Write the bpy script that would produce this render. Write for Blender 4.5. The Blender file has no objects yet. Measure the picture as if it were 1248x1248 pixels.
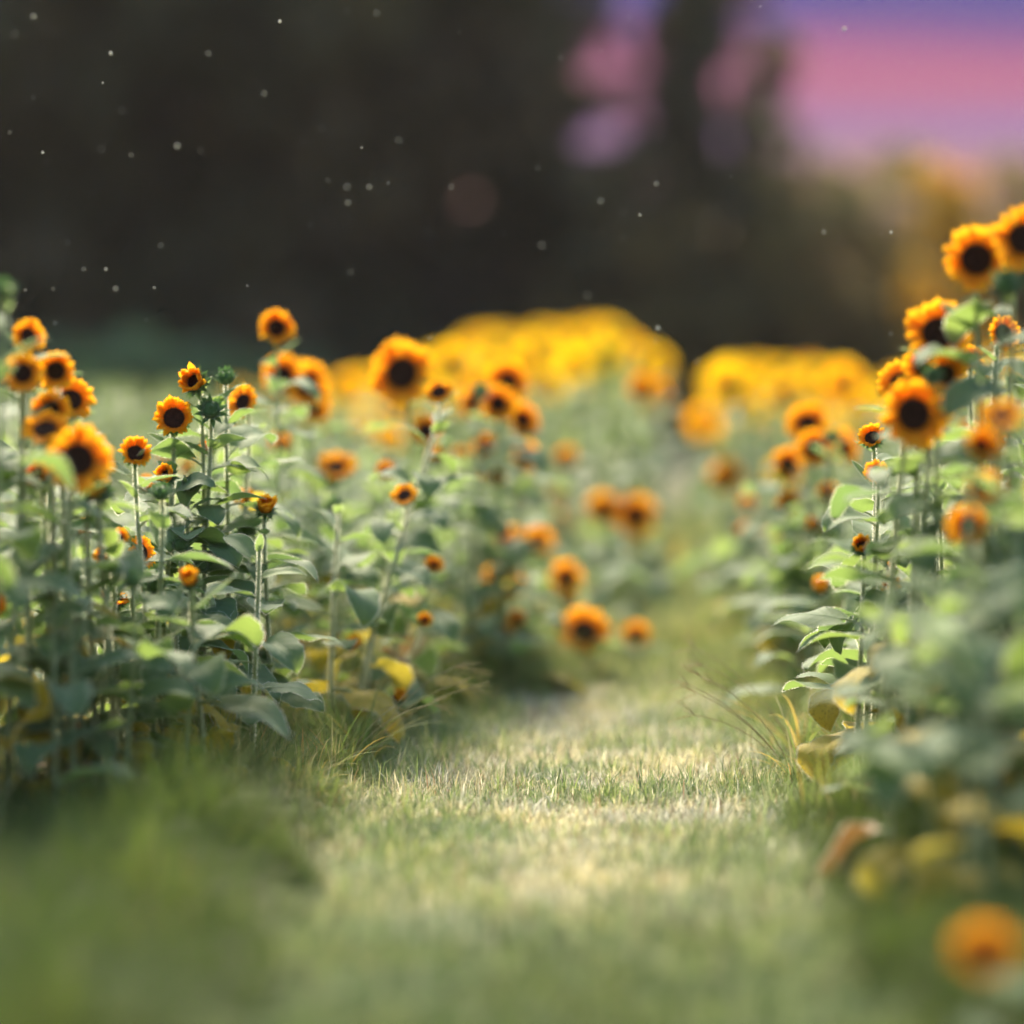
import bpy, math, random
import numpy as np
from mathutils import Vector, Matrix, Quaternion, noise

# ------------------------------------------------------------------ camera, sky, sun, exposure
scene = bpy.context.scene
COL = scene.collection
CAM_H, FPX, HOR, FOCUS, APERTURE = 1.3, 3600.0, 440.0, 8.8, 0.19
cam_data = bpy.data.cameras.new('camera')
cam = bpy.data.objects.new('camera', cam_data)
COL.objects.link(cam)
PITCH = math.atan((624 - HOR) / FPX)
cam.location = (0, 0, CAM_H)
cam.rotation_euler = (math.radians(90) - PITCH, 0, 0)
cam_data.sensor_width = 36
cam_data.lens = FPX / 1248 * 36
cam_data.clip_start, cam_data.clip_end = 0.1, 3000
cam_data.dof.use_dof = True
cam_data.dof.focus_distance = FOCUS
cam_data.dof.aperture_fstop = cam_data.lens / 1000 / APERTURE
scene.camera = cam

SUN_EL, SUN_AZ = math.radians(43), math.radians(-11)      # azimuth to the right of the view direction, behind the scene
sd = bpy.data.lights.new('sun', 'SUN')
sd.energy, sd.angle, sd.color = 3.4, math.radians(12), (1.0, 0.86, 0.64)
sun = bpy.data.objects.new('sun', sd)
COL.objects.link(sun)
to_sun = Vector((math.sin(SUN_AZ) * math.cos(SUN_EL), math.cos(SUN_AZ) * math.cos(SUN_EL), math.sin(SUN_EL)))
sun.rotation_euler = to_sun.to_track_quat('Z', 'Y').to_euler()
sun.location = (-1, 10, 12)

world = bpy.data.worlds.new('World')
scene.world = world
world.use_nodes = True
wt = world.node_tree
wt.nodes.clear()


def srgb(r, g, b, k=1.0):
    f = lambda c: (c / 255 / 12.92 if c / 255 <= 0.04045 else ((c / 255 + 0.055) / 1.055) ** 2.4) * k
    return (f(r), f(g), f(b), 1)


wo = wt.nodes.new('ShaderNodeOutputWorld')
bg = wt.nodes.new('ShaderNodeBackground')
sky = wt.nodes.new('ShaderNodeTexSky')
sky.sky_type = 'NISHITA'
sky.sun_disc = False
sky.sun_elevation = SUN_EL
sky.sun_rotation = SUN_AZ
sky.air_density, sky.dust_density = 1.0, 2.0
tc = wt.nodes.new('ShaderNodeTexCoord')
sep = wt.nodes.new('ShaderNodeSeparateXYZ')
wt.links.new(tc.outputs['Generated'], sep.inputs[0])
mp = wt.nodes.new('ShaderNodeMapping')
mp.inputs['Scale'].default_value = (4, 4, 30)
wt.links.new(tc.outputs['Generated'], mp.inputs[0])
nz = wt.nodes.new('ShaderNodeTexNoise')
nz.inputs['Scale'].default_value = 1.6
nz.inputs['Detail'].default_value = 5
wt.links.new(mp.outputs[0], nz.inputs['Vector'])
ma = wt.nodes.new('ShaderNodeMath')
ma.operation = 'MULTIPLY_ADD'                       # wispy cloud edges shift the dusk bands a little
wt.links.new(nz.outputs['Fac'], ma.inputs[0])
ma.inputs[1].default_value = 0.03
wt.links.new(sep.outputs['Z'], ma.inputs[2])
mr = wt.nodes.new('ShaderNodeMapRange')
mr.inputs['From Min'].default_value = 0.015
mr.inputs['From Max'].default_value = 0.315
wt.links.new(ma.outputs[0], mr.inputs['Value'])
ramp = wt.nodes.new('ShaderNodeValToRGB')
DUSK = 1.65
stops = [(0.00, (205, 150, 120)), (0.20, (208, 145, 132)), (0.25, (168, 132, 188)), (0.315, (206, 118, 152)),
         (0.345, (190, 110, 155)), (0.40, (98, 90, 165)), (0.60, (82, 86, 150)), (1.0, (84, 96, 140))]
el = ramp.color_ramp.elements
while len(el) < len(stops):
    el.new(0.5)
for e, (p, c) in zip(el, stops):
    e.position = p
    e.color = srgb(*c)
wt.links.new(mr.outputs[0], ramp.inputs[0])
sc_ = wt.nodes.new('ShaderNodeVectorMath')
sc_.operation = 'SCALE'
sc_.inputs['Scale'].default_value = DUSK
wt.links.new(ramp.outputs[0], sc_.inputs[0])
mr2 = wt.nodes.new('ShaderNodeMapRange')
mr2.interpolation_type = 'SMOOTHSTEP'
mr2.inputs['From Min'].default_value = 0.16
mr2.inputs['From Max'].default_value = 0.5
wt.links.new(sep.outputs['Z'], mr2.inputs['Value'])
mixw = wt.nodes.new('ShaderNodeMix')
mixw.data_type = 'RGBA'
wt.links.new(mr2.outputs[0], mixw.inputs[0])
wt.links.new(sc_.outputs[0], mixw.inputs[6])
wt.links.new(sky.outputs[0], mixw.inputs[7])
wt.links.new(mixw.outputs[2], bg.inputs['Color'])
bg.inputs['Strength'].default_value = 0.15
wt.links.new(bg.outputs[0], wo.inputs[0])

scene.view_settings.view_transform = 'Standard'
scene.view_settings.look = 'None'
scene.view_settings.gamma = 1
scene.view_settings.use_curve_mapping = False
scene.view_settings.exposure = 1.8
scene.render.engine = 'CYCLES'
scene.cycles.max_bounces = 4
scene.cycles.use_adaptive_sampling = False
scene.cycles.use_light_tree = False
world.cycles.sampling_method = 'MANUAL'
world.cycles.sample_map_resolution = 256
scene.cycles.transmission_bounces = 4
scene.cycles.sample_clamp_indirect = 6
scene.cycles.use_denoising = True
scene.cycles.denoising_input_passes = 'RGB_ALBEDO'

rnd = random.Random(7)
rng = np.random.default_rng(7)


# ------------------------------------------------------------------ helpers
def pix(x, y, depth):
    """the point at world depth Y that the photograph shows at pixel (x, y)"""
    cx, cy = (x - 624) / FPX, -(y - 624) / FPX
    d = Vector((cx, math.cos(PITCH) + cy * math.sin(PITCH), cy * math.cos(PITCH) - math.sin(PITCH)))
    return Vector((0, 0, CAM_H)) + d * (depth / d.y)


def interp(v, pts):
    return float(np.interp(v, [p[0] for p in pts], [p[1] for p in pts]))


LEFT = [(3, -.62), (6, -.58), (8, -.58), (9, -.56), (10.3, -.46), (10.9, -.1), (11.5, .3), (12, .48), (13, .6), (14, .72), (15, .80), (20, 1.04), (25, 1.32), (36, 1.95), (60, 4)]
RIGHT = [(3, .80), (6, .80), (8, .86), (9, .93), (10, .95), (11, .92), (12, .86), (13, .88), (14, .94), (15, 1.0), (20, 1.26), (25, 1.58), (36, 2.25), (60, 4.6)]
left_edge = lambda y: interp(y, LEFT)
right_edge = lambda y: interp(y, RIGHT)


def arr_mesh(name, v, tris, mats=(), col=None, uv=None, mi=None, smooth=True):
    v = np.asarray(v, np.float32)
    t = np.asarray(tris, np.int32)
    me = bpy.data.meshes.new(name)
    me.vertices.add(len(v))
    me.vertices.foreach_set('co', v.ravel())
    me.loops.add(t.size)
    me.loops.foreach_set('vertex_index', t.ravel())
    me.polygons.add(len(t))
    me.polygons.foreach_set('loop_start', np.arange(0, t.size, 3, dtype=np.int32))
    me.polygons.foreach_set('loop_total', np.full(len(t), 3, np.int32))
    if mi is not None:
        me.polygons.foreach_set('material_index', np.asarray(mi, np.int32))
    me.polygons.foreach_set('use_smooth', np.full(len(t), smooth))
    if col is not None:
        a = me.color_attributes.new('tint', 'FLOAT_COLOR', 'POINT')
        c = np.ones((len(v), 4), np.float32)
        c[:, :3] = col
        a.data.foreach_set('color', c.ravel())
    if uv is not None:
        u = me.uv_layers.new(name='UVMap')
        u.data.foreach_set('uv', np.asarray(uv, np.float32)[t.ravel()].ravel())
    me.update(calc_edges=True)
    for m in mats:
        me.materials.append(m)
    return me


class MB:
    """collects geometry for one mesh"""
    def __init__(s):
        s.v, s.t, s.m, s.uv = [], [], [], []

    def add(s, v, t, m=0, uv=None):
        o = len(s.v)
        s.v += [tuple(p) for p in v]
        s.t += [(a + o, b + o, c + o) for a, b, c in t]
        s.m += [m] * len(t)
        s.uv += [tuple(p) for p in uv] if uv is not None else [(0.5, 0.5)] * len(v)

    def grid(s, pts, nu, nv, m=0, uv=None):
        t = []
        for i in range(nu - 1):
            for j in range(nv - 1):
                a = i * nv + j
                t += [(a, a + 1, a + nv + 1), (a, a + nv + 1, a + nv)]
        s.add(pts, t, m, uv)

    def tube(s, path, radii, n=6, m=0, cap=True):
        pts, k = [], len(path)
        ref = Vector((0.31, 0.95, 0.05)).normalized()
        for i, p in enumerate(path):
            d = (path[min(i + 1, k - 1)] - path[max(i - 1, 0)]).normalized()
            a = d.cross(ref)
            if a.length < 1e-3:
                a = d.cross(Vector((1, 0, 0)))
            a.normalize()
            b = d.cross(a)
            for j in range(n):
                th = 2 * math.pi * j / n
                pts.append(p + (a * math.cos(th) + b * math.sin(th)) * radii[i])
        t = []
        for i in range(k - 1):
            for j in range(n):
                q = (j + 1) % n
                t += [(i * n + j, i * n + q, (i + 1) * n + q), (i * n + j, (i + 1) * n + q, (i + 1) * n + j)]
        uv = [(j / n, i / (k - 1)) for i in range(k) for j in range(n)]
        if cap:
            pts.append(path[-1])
            uv.append((.5, 1))
            t += [((k - 1) * n + j, (k - 1) * n + (j + 1) % n, k * n) for j in range(n)]
        s.add(pts, t, m, uv)

    def mesh(s, name, mats, smooth=True):
        return arr_mesh(name, s.v, s.t, mats, None, s.uv, s.m, smooth)


def link(name, data, parent=None, mat=None, label=None, cat=None, group=None, kind=None):
    o = bpy.data.objects.new(name, data)
    COL.objects.link(o)
    if parent is not None:
        o.parent = parent
    if mat is not None:
        o.matrix_local = mat
    for k, v in (('label', label), ('category', cat), ('group', group), ('kind', kind)):
        if v:
            o[k] = v
    return o


# ------------------------------------------------------------------ materials
def new_mat(name):
    m = bpy.data.materials.new(name)
    m.use_nodes = True
    m.node_tree.nodes.clear()
    return m, m.node_tree.nodes, m.node_tree.links


def rgbmix(N, L, a, b, fac, blend='MIX'):
    x = N.new('ShaderNodeMix')
    x.data_type = 'RGBA'
    x.blend_type = blend
    for sock, val in ((x.inputs[6], a), (x.inputs[7], b), (x.inputs[0], fac)):
        if hasattr(val, 'is_output'):
            L.new(val, sock)
        else:
            sock.default_value = (*val, 1) if isinstance(val, tuple) and len(val) == 3 else val
    return x.outputs[2]


def maprange(N, L, v, a, b, c=0.0, d=1.0, smooth=False):
    r = N.new('ShaderNodeMapRange')
    if smooth:
        r.interpolation_type = 'SMOOTHSTEP'
    L.new(v, r.inputs['Value'])
    for k, x in (('From Min', a), ('From Max', b), ('To Min', c), ('To Max', d)):
        r.inputs[k].default_value = x
    return r.outputs[0]


def math_node(N, L, op, a, b=None):
    n = N.new('ShaderNodeMath')
    n.operation = op
    for i, v in enumerate((a, b)):
        if v is None:
            continue
        if hasattr(v, 'is_output'):
            L.new(v, n.inputs[i])
        else:
            n.inputs[i].default_value = v
    return n.outputs[0]


def noise_tex(N, L, scale, detail=3, coord='Object'):
    t = N.new('ShaderNodeTexCoord')
    n = N.new('ShaderNodeTexNoise')
    n.inputs['Scale'].default_value = scale
    n.inputs['Detail'].default_value = detail
    L.new(t.outputs[coord], n.inputs['Vector'])
    return n.outputs['Fac']


def plant_shader(m, N, L, col, trans_col, trans=0.4, rough=0.55, sheen=0.3, sheen_tint=(1, .97, .8), bump=None, bstr=0.3, bdist=0.004):
    p = N.new('ShaderNodeBsdfPrincipled')
    L.new(col, p.inputs['Base Color'])
    p.inputs['Roughness'].default_value = rough
    p.inputs['Specular IOR Level'].default_value = 0.25
    p.inputs['Sheen Weight'].default_value = sheen
    p.inputs['Sheen Roughness'].default_value = 0.35
    p.inputs['Sheen Tint'].default_value = (*sheen_tint, 1)
    tr = N.new('ShaderNodeBsdfTranslucent')
    L.new(trans_col, tr.inputs['Color'])
    if bump is not None:
        b = N.new('ShaderNodeBump')
        b.inputs['Strength'].default_value = bstr
        b.inputs['Distance'].default_value = bdist
        L.new(bump, b.inputs['Height'])
        L.new(b.outputs[0], p.inputs['Normal'])
    mx = N.new('ShaderNodeMixShader')
    mx.inputs[0].default_value = trans
    L.new(p.outputs[0], mx.inputs[1])
    L.new(tr.outputs[0], mx.inputs[2])
    o = N.new('ShaderNodeOutputMaterial')
    L.new(mx.outputs[0], o.inputs[0])


def obj_random(N):
    return N.new('ShaderNodeObjectInfo').outputs['Random']


def leaf_material(name, c1, c2, tcol, spots=0.0, trans=0.5):
    m, N, L = new_mat(name)
    uvn = N.new('ShaderNodeUVMap')
    sp = N.new('ShaderNodeSeparateXYZ')
    L.new(uvn.outputs[0], sp.inputs[0])
    side = math_node(N, L, 'ABSOLUTE', math_node(N, L, 'SUBTRACT', sp.outputs['X'], 0.5))
    mid = maprange(N, L, side, 0.0, 0.035, 1, 0)                       # midrib
    w = math_node(N, L, 'SUBTRACT', sp.outputs['Y'], math_node(N, L, 'MULTIPLY', side, 0.55))
    fr = math_node(N, L, 'PINGPONG', math_node(N, L, 'MULTIPLY', w, 7.0), 0.5)
    lat = maprange(N, L, fr, 0.0, 0.07, 1, 0)                          # lateral veins
    vein = math_node(N, L, 'MAXIMUM', mid, math_node(N, L, 'MULTIPLY', lat, 0.55))
    r = obj_random(N)
    n1 = noise_tex(N, L, 22, 4)
    base = rgbmix(N, L, rgbmix(N, L, c1, c2, r), (c2[0] * 1.35, c2[1] * 1.25, c2[2] * .8), maprange(N, L, n1, .45, .75, 0, .5))
    tc_ = rgbmix(N, L, tcol, (tcol[0] * .65, tcol[1] * .75, tcol[2]), r)
    base = rgbmix(N, L, base, (min(1, c1[0] * 2.2), min(1, c1[1] * 1.8), c1[2] * 1.6), math_node(N, L, 'MULTIPLY', vein, .65))
    if spots:
        n2 = noise_tex(N, L, 34, 2)
        s = maprange(N, L, n2, .62, .68, 0, spots)
        base = rgbmix(N, L, base, (.10, .045, .02), s)
        tc_ = rgbmix(N, L, tc_, (.08, .035, .012), s)
    h = math_node(N, L, 'ADD', math_node(N, L, 'MULTIPLY', vein, -1.0), math_node(N, L, 'MULTIPLY', n1, .6))
    plant_shader(m, N, L, base, tc_, trans, .62, .22, bump=h, bstr=.5)
    return m


LEAF = leaf_material('sunflower_leaf', (.095, .175, .095), (.125, .20, .085), (.26, .36, .07))
LEAF_YOUNG = leaf_material('sunflower_young_leaf', (.14, .23, .10), (.17, .25, .10), (.29, .39, .09))
LEAF_YELLOW = leaf_material('sunflower_yellow_leaf', (.42, .36, .05), (.50, .36, .05), (.62, .46, .04), spots=.9)
LEAF_DRY = leaf_material('sunflower_dry_leaf', (.22, .13, .06), (.30, .17, .07), (.30, .16, .05), spots=.7, trans=.25)


def stem_material(name, a, b, sheen=.9):
    m, N, L = new_mat(name)
    n1 = noise_tex(N, L, 40, 3)
    c = rgbmix(N, L, a, b, n1)
    plant_shader(m, N, L, c, c, .35, .6, sheen, bump=n1, bstr=.4)
    return m


STEM = stem_material('sunflower_stem', (.30, .38, .17), (.40, .44, .23))
m, N, L = new_mat('stem_hair')
cc = rgbmix(N, L, (.88, .87, .72), (.82, .83, .62), obj_random(N))
plant_shader(m, N, L, cc, cc, .65, .5, .2)
HAIR = m
CALYX = stem_material('flower_calyx', (.075, .16, .045), (.12, .22, .06), .6)
BUDMAT = stem_material('flower_bud', (.06, .14, .04), (.11, .21, .055), .6)


def petal_material(name, base, mid, tip, tr=.55):
    m, N, L = new_mat(name)
    uvn = N.new('ShaderNodeUVMap')
    sp = N.new('ShaderNodeSeparateXYZ')
    L.new(uvn.outputs[0], sp.inputs[0])
    r = obj_random(N)
    rp = N.new('ShaderNodeValToRGB')
    e = rp.color_ramp.elements
    e.new(.5)
    for k, (p, c) in enumerate(((0.0, base), (.22, mid), (1.0, tip))):
        e[k].position = p
        e[k].color = (*c, 1)
    L.new(sp.outputs['Y'], rp.inputs[0])
    str_ = math_node(N, L, 'PINGPONG', math_node(N, L, 'MULTIPLY', sp.outputs['X'], 4.0), .5)
    c = rgbmix(N, L, rp.outputs[0], (.85, .25, .01), math_node(N, L, 'MULTIPLY', r, .22))
    c = rgbmix(N, L, c, rgbmix(N, L, c, (.75, .72, .6), 1.0, 'MULTIPLY'), maprange(N, L, str_, .0, .2, .5, 0))
    plant_shader(m, N, L, c, c, tr, .6, .05, bump=str_, bstr=.25, bdist=.002)
    return m


PETAL = petal_material('sunflower_petal', (.66, .17, .006), (.93, .39, .010), (.97, .53, .018))
PETAL_YELLOW = petal_material('sunflower_petal_yellow', (.80, .30, .01), (.93, .50, .012), (.97, .62, .02))


def disc_material():
    m, N, L = new_mat('sunflower_disc')
    n1 = noise_tex(N, L, 9, 4)
    c = rgbmix(N, L, (.016, .008, .004), (.055, .022, .008), maprange(N, L, n1, .35, .7))
    p = N.new('ShaderNodeBsdfPrincipled')
    L.new(c, p.inputs['Base Color'])
    p.inputs['Roughness'].default_value = .85
    p.inputs['Specular IOR Level'].default_value = .15
    o = N.new('ShaderNodeOutputMaterial')
    L.new(p.outputs[0], o.inputs[0])
    return m


DISC = disc_material()


def tint_material(name, trans=.4, sheen=.1, rough=.55, var=.25):
    m, N, L = new_mat(name)
    a = N.new('ShaderNodeAttribute')
    a.attribute_name = 'tint'
    n1 = noise_tex(N, L, 3.0, 3)
    c = rgbmix(N, L, a.outputs['Color'], rgbmix(N, L, a.outputs['Color'], (1.25, 1.15, .8), 1.0, 'MULTIPLY'), maprange(N, L, n1, .35, .65))
    plant_shader(m, N, L, c, c, trans, rough, sheen)
    return m


GRASS = tint_material('grass_blade', .45)
FIELD = tint_material('field_plant', .45, .4)
FOLIAGE = tint_material('tree_foliage', .45, 0)
SEED = stem_material('seed_head', (.30, .30, .10), (.36, .26, .12), .4)


def soil_material(name, a, b, c3):
    m, N, L = new_mat(name)
    n1 = noise_tex(N, L, 2.2, 6)
    n2 = noise_tex(N, L, 60, 4)
    c = rgbmix(N, L, rgbmix(N, L, a, b, maprange(N, L, n1, .35, .65)), c3, maprange(N, L, n2, .5, .7, 0, .7))
    p = N.new('ShaderNodeBsdfPrincipled')
    L.new(c, p.inputs['Base Color'])
    p.inputs['Roughness'].default_value = .95
    b_ = N.new('ShaderNodeBump')
    b_.inputs['Distance'].default_value = .02
    b_.inputs['Strength'].default_value = .8
    L.new(n2, b_.inputs['Height'])
    L.new(b_.outputs[0], p.inputs['Normal'])
    o = N.new('ShaderNodeOutputMaterial')
    L.new(p.outputs[0], o.inputs[0])
    return m


SOIL = soil_material('soil', (.075, .085, .030), (.11, .105, .045), (.12, .095, .05))
THATCH = soil_material('mown_thatch', (.17, .18, .085), (.26, .25, .15), (.30, .28, .18))


def bark_material():
    m, N, L = new_mat('bark')
    n1 = noise_tex(N, L, 6, 5)
    c = rgbmix(N, L, (.05, .04, .03), (.12, .095, .07), n1)
    p = N.new('ShaderNodeBsdfPrincipled')
    L.new(c, p.inputs['Base Color'])
    p.inputs['Roughness'].default_value = .9
    o = N.new('ShaderNodeOutputMaterial')
    L.new(p.outputs[0], o.inputs[0])
    return m


BARK = bark_material()

# ------------------------------------------------------------------ ground and path
gx = np.concatenate([np.linspace(-300, -30, 12), np.linspace(-25, 25, 60), np.linspace(30, 300, 12)])
gy = np.concatenate([np.linspace(-60, 0, 6), np.linspace(1, 40, 70), np.linspace(45, 420, 16)])
gv, gt = [], []
for x in gx:
    for y in gy:
        near = abs(x) < 25 and 1 <= y <= 40
        gv.append((x, y, -.012 + (.012 * noise.noise(Vector((x * .9, y * .9, 0))) if near else 0)))
n_y = len(gy)
for i in range(len(gx) - 1):
    for j in range(n_y - 1):
        a = i * n_y + j
        gt += [(a, a + n_y, a + n_y + 1), (a, a + n_y + 1, a + 1)]
link('ground', arr_mesh('ground', gv, gt, [SOIL]), kind='structure', label='field soil between the sunflower rows', cat='ground')
b = MB()
ys = np.linspace(2.5, 15, 60)
pts = [(lx + (rx - lx) * k / 6, y, .010 + .006 * noise.noise(Vector((k * .7, y * 1.3, 3))))
       for y in ys for lx, rx in ((left_edge(y) - .1, right_edge(y) + .1),) for k in range(7)]
b.grid(pts, len(ys), 7)
link('path', b.mesh('path', [THATCH]), kind='structure', label='mown grass path running between the sunflower rows', cat='path')


# ------------------------------------------------------------------ grass (stuff)
def blades(pos, length, width, lean, head, col, curl):
    """pos (n,3); every blade is three triangles: two for the lower half, one for the tip"""
    n = len(pos)
    dx, dy = np.cos(head), np.sin(head)
    sx, sy = -dy * width / 2, dx * width / 2
    zer = np.zeros(n)
    out = np.stack([dx, dy, zer], 1)
    side = np.stack([sx, sy, zer], 1)
    up = np.array([0, 0, 1.0])
    l1 = (length * .55)[:, None]
    m_ = pos + out * (np.sin(lean))[:, None] * l1 + up * (np.cos(lean))[:, None] * l1
    l2 = (length * .45)[:, None]
    ln2 = lean + curl
    tip = m_ + out * np.sin(ln2)[:, None] * l2 + up * np.cos(ln2)[:, None] * l2
    v = np.stack([pos - side, pos + side, m_ - side * .8, m_ + side * .8, tip], 1).reshape(-1, 3)
    o = (np.arange(n) * 5)[:, None, None]
    t = (np.array([[0, 1, 3], [0, 3, 2], [2, 3, 4]])[None] + o).reshape(-1, 3)
    return v, t, np.repeat(col, 5, 0)


def pick(cols, w, n):
    c = np.array(cols)[rng.choice(len(cols), n, p=np.array(w) / sum(w))]
    return c * rng.uniform(.75, 1.25, (n, 1))


def patch_noise(x, y, s, off):
    return np.array([noise.noise(Vector((a * s, b_ * s, off))) for a, b_ in zip(x, y)])


lx_, rx_ = np.array(LEFT), np.array(RIGHT)


def edges(y):
    return np.interp(y, lx_[:, 0], lx_[:, 1]), np.interp(y, rx_[:, 0], rx_[:, 1])


# the mown path: short straw and green blades, denser near the camera's focus
n = 190000
y = 4.6 + (16 - 4.6) * rng.beta(1.15, 2.1, n)
le, re = edges(y)
x = rng.uniform(0, 1, n) * (re - le + .30) + le - .15
pn = patch_noise(x, y, 2.6, 1.0)
pn2 = patch_noise(x, y, 9.0, 5.0)
straw = pick([(.50, .49, .37), (.40, .38, .25), (.22, .15, .10), (.62, .62, .53)], [4, 3, 1.6, 3.5], n)
green = pick([(.14, .21, .08), (.20, .27, .10), (.10, .16, .06), (.32, .36, .20)], [3, 3, 2, 3], n)
mid_ = np.clip(1 - np.abs((x - (le + re) / 2) / ((re - le) / 2)), 0, 1)
prob = np.clip(.12 + .62 * mid_ ** .7 + .9 * pn + .4 * pn2, .06, .9) * np.clip((y - 6.0) / 1.3, .12, 1)
isdry = rng.uniform(0, 1, n) < prob
col = np.where(isdry[:, None], straw, green)
length = rng.uniform(.020, .058, n) * (1 + .8 * (1 - mid_)) * np.where(isdry, .9, 1.15) * np.clip(1 + 1.3 * patch_noise(x, y, 16.0, 2.0), .35, 1.9)
length = np.where(rng.uniform(0, 1, n) < .02, rng.uniform(.07, .13, n), length)
v1, t1, c1 = blades(np.stack([x, y, np.full(n, .004)], 1), length, rng.uniform(.0022, .0050, n),
                    np.abs(rng.normal(.65, .45, n)).clip(0, 1.5), rng.uniform(0, 2 * math.pi, n), col, rng.uniform(.1, .9, n))
link('mown_grass', arr_mesh('mown_grass', v1, t1, [GRASS], c1), kind='stuff', label='short green and straw coloured grass on the mown path', cat='grass')

# rank grass along both margins and under the rows
n = 150000
y = 4.4 + (17 - 4.4) * rng.beta(1.1, 2.0, n)
le, re = edges(y)
left = rng.uniform(0, 1, n) < .55
off = np.abs(rng.normal(0, .30, n)) - .10
off = np.where(rng.uniform(0, 1, n) < .25, rng.uniform(0, 1.6, n), off)
x = np.where(left, le - off, re + off)
pn = patch_noise(x, y, 3.0, 9.0)
keep = pn > -.35
x, y, off, pn = x[keep], y[keep], off[keep], pn[keep]
n = len(x)
hh = np.clip(.07 + .22 * np.clip(off + .12, 0, .35) / .35 + .16 * pn, .03, .42)
length = hh * rng.uniform(.5, 1.35, n)
col = pick([(.15, .22, .06), (.20, .28, .08), (.27, .31, .10), (.10, .16, .05), (.46, .42, .24), (.46, .28, .10)], [5, 5, 4, 2, 2.2, .7], n)
shade_green = pick([(.07, .12, .022), (.09, .14, .026), (.12, .16, .035), (.05, .095, .018)], [4, 4, 2, 3], n)
col = np.where((rng.uniform(0, 1, n) < np.clip((8.3 - y) / .9, 0, .95))[:, None], shade_green, col)  # darker greens towards the camera: foreground shade put into the blade colour
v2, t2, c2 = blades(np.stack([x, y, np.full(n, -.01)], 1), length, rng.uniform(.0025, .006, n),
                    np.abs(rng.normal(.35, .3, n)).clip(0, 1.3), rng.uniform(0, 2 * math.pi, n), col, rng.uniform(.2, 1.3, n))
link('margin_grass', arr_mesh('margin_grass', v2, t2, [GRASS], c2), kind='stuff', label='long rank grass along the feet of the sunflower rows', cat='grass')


# pale uncut grass that closes the path at its bend
n = 56000
y = 10.4 + 16 * rng.beta(1, 3.0, n)
le, re = edges(y)
x = le - .7 + rng.uniform(0, 1, n) * (re - le + .9)
grow = np.clip((y - 10.7 + np.clip(le - x, 0, .5)) / 1.2, .15, 1)
length = grow * rng.uniform(.10, .34, n) * np.where((x < le) | (y < 12.5), .6, 1)
col = pick([(.20, .26, .08), (.26, .30, .11), (.16, .22, .07), (.40, .37, .20)], [4, 4, 3, 2], n)
v2, t2, c2 = blades(np.stack([x, y, np.full(n, -.01)], 1), length, rng.uniform(.003, .006, n),
                    np.abs(rng.normal(.25, .25, n)).clip(0, 1.2), rng.uniform(0, 2 * math.pi, n), col, rng.uniform(.2, 1.2, n))
link('uncut_grass', arr_mesh('uncut_grass', v2, t2, [GRASS], c2), kind='stuff', label='pale uncut grass closing the far end of the path', cat='grass')

# taller dark green grass where the path comes towards the camera and fills the near left
n = 90000
y = rng.uniform(3.9, 8.2, n)
le, re = edges(y)
half = 624 / FPX * y + .25
x = rng.uniform(-1, 1, n) * half
inside = (x > le) & (x < re)
d_ = np.where(x < (le + re) / 2, x - le, re - x)
keep = (d_ < .05) | (rng.uniform(0, 1, n) < np.clip((6.9 - y) / 1.3, 0, 1) * .8)
keep &= rng.uniform(0, 1, n) < np.clip(1.3 - (y - 6.2) * .5 + (d_ < 0) * .4, .1, 1)
x, y, d_ = x[keep], y[keep], d_[keep]
n = len(x)
length = np.where(d_ < 0, rng.uniform(.10, .30, n), rng.uniform(.05, .13, n)) * np.where(d_ < -.15, 1.15, 1)
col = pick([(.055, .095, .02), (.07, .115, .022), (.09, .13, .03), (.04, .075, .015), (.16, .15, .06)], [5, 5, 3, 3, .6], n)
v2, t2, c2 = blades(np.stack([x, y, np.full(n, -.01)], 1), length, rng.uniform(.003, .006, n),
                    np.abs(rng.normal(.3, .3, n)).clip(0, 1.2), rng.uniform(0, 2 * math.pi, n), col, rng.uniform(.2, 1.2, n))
link('foreground_grass', arr_mesh('foreground_grass', v2, t2, [GRASS], c2), kind='stuff', label='soft dark green grass in the near foreground', cat='grass')


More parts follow.
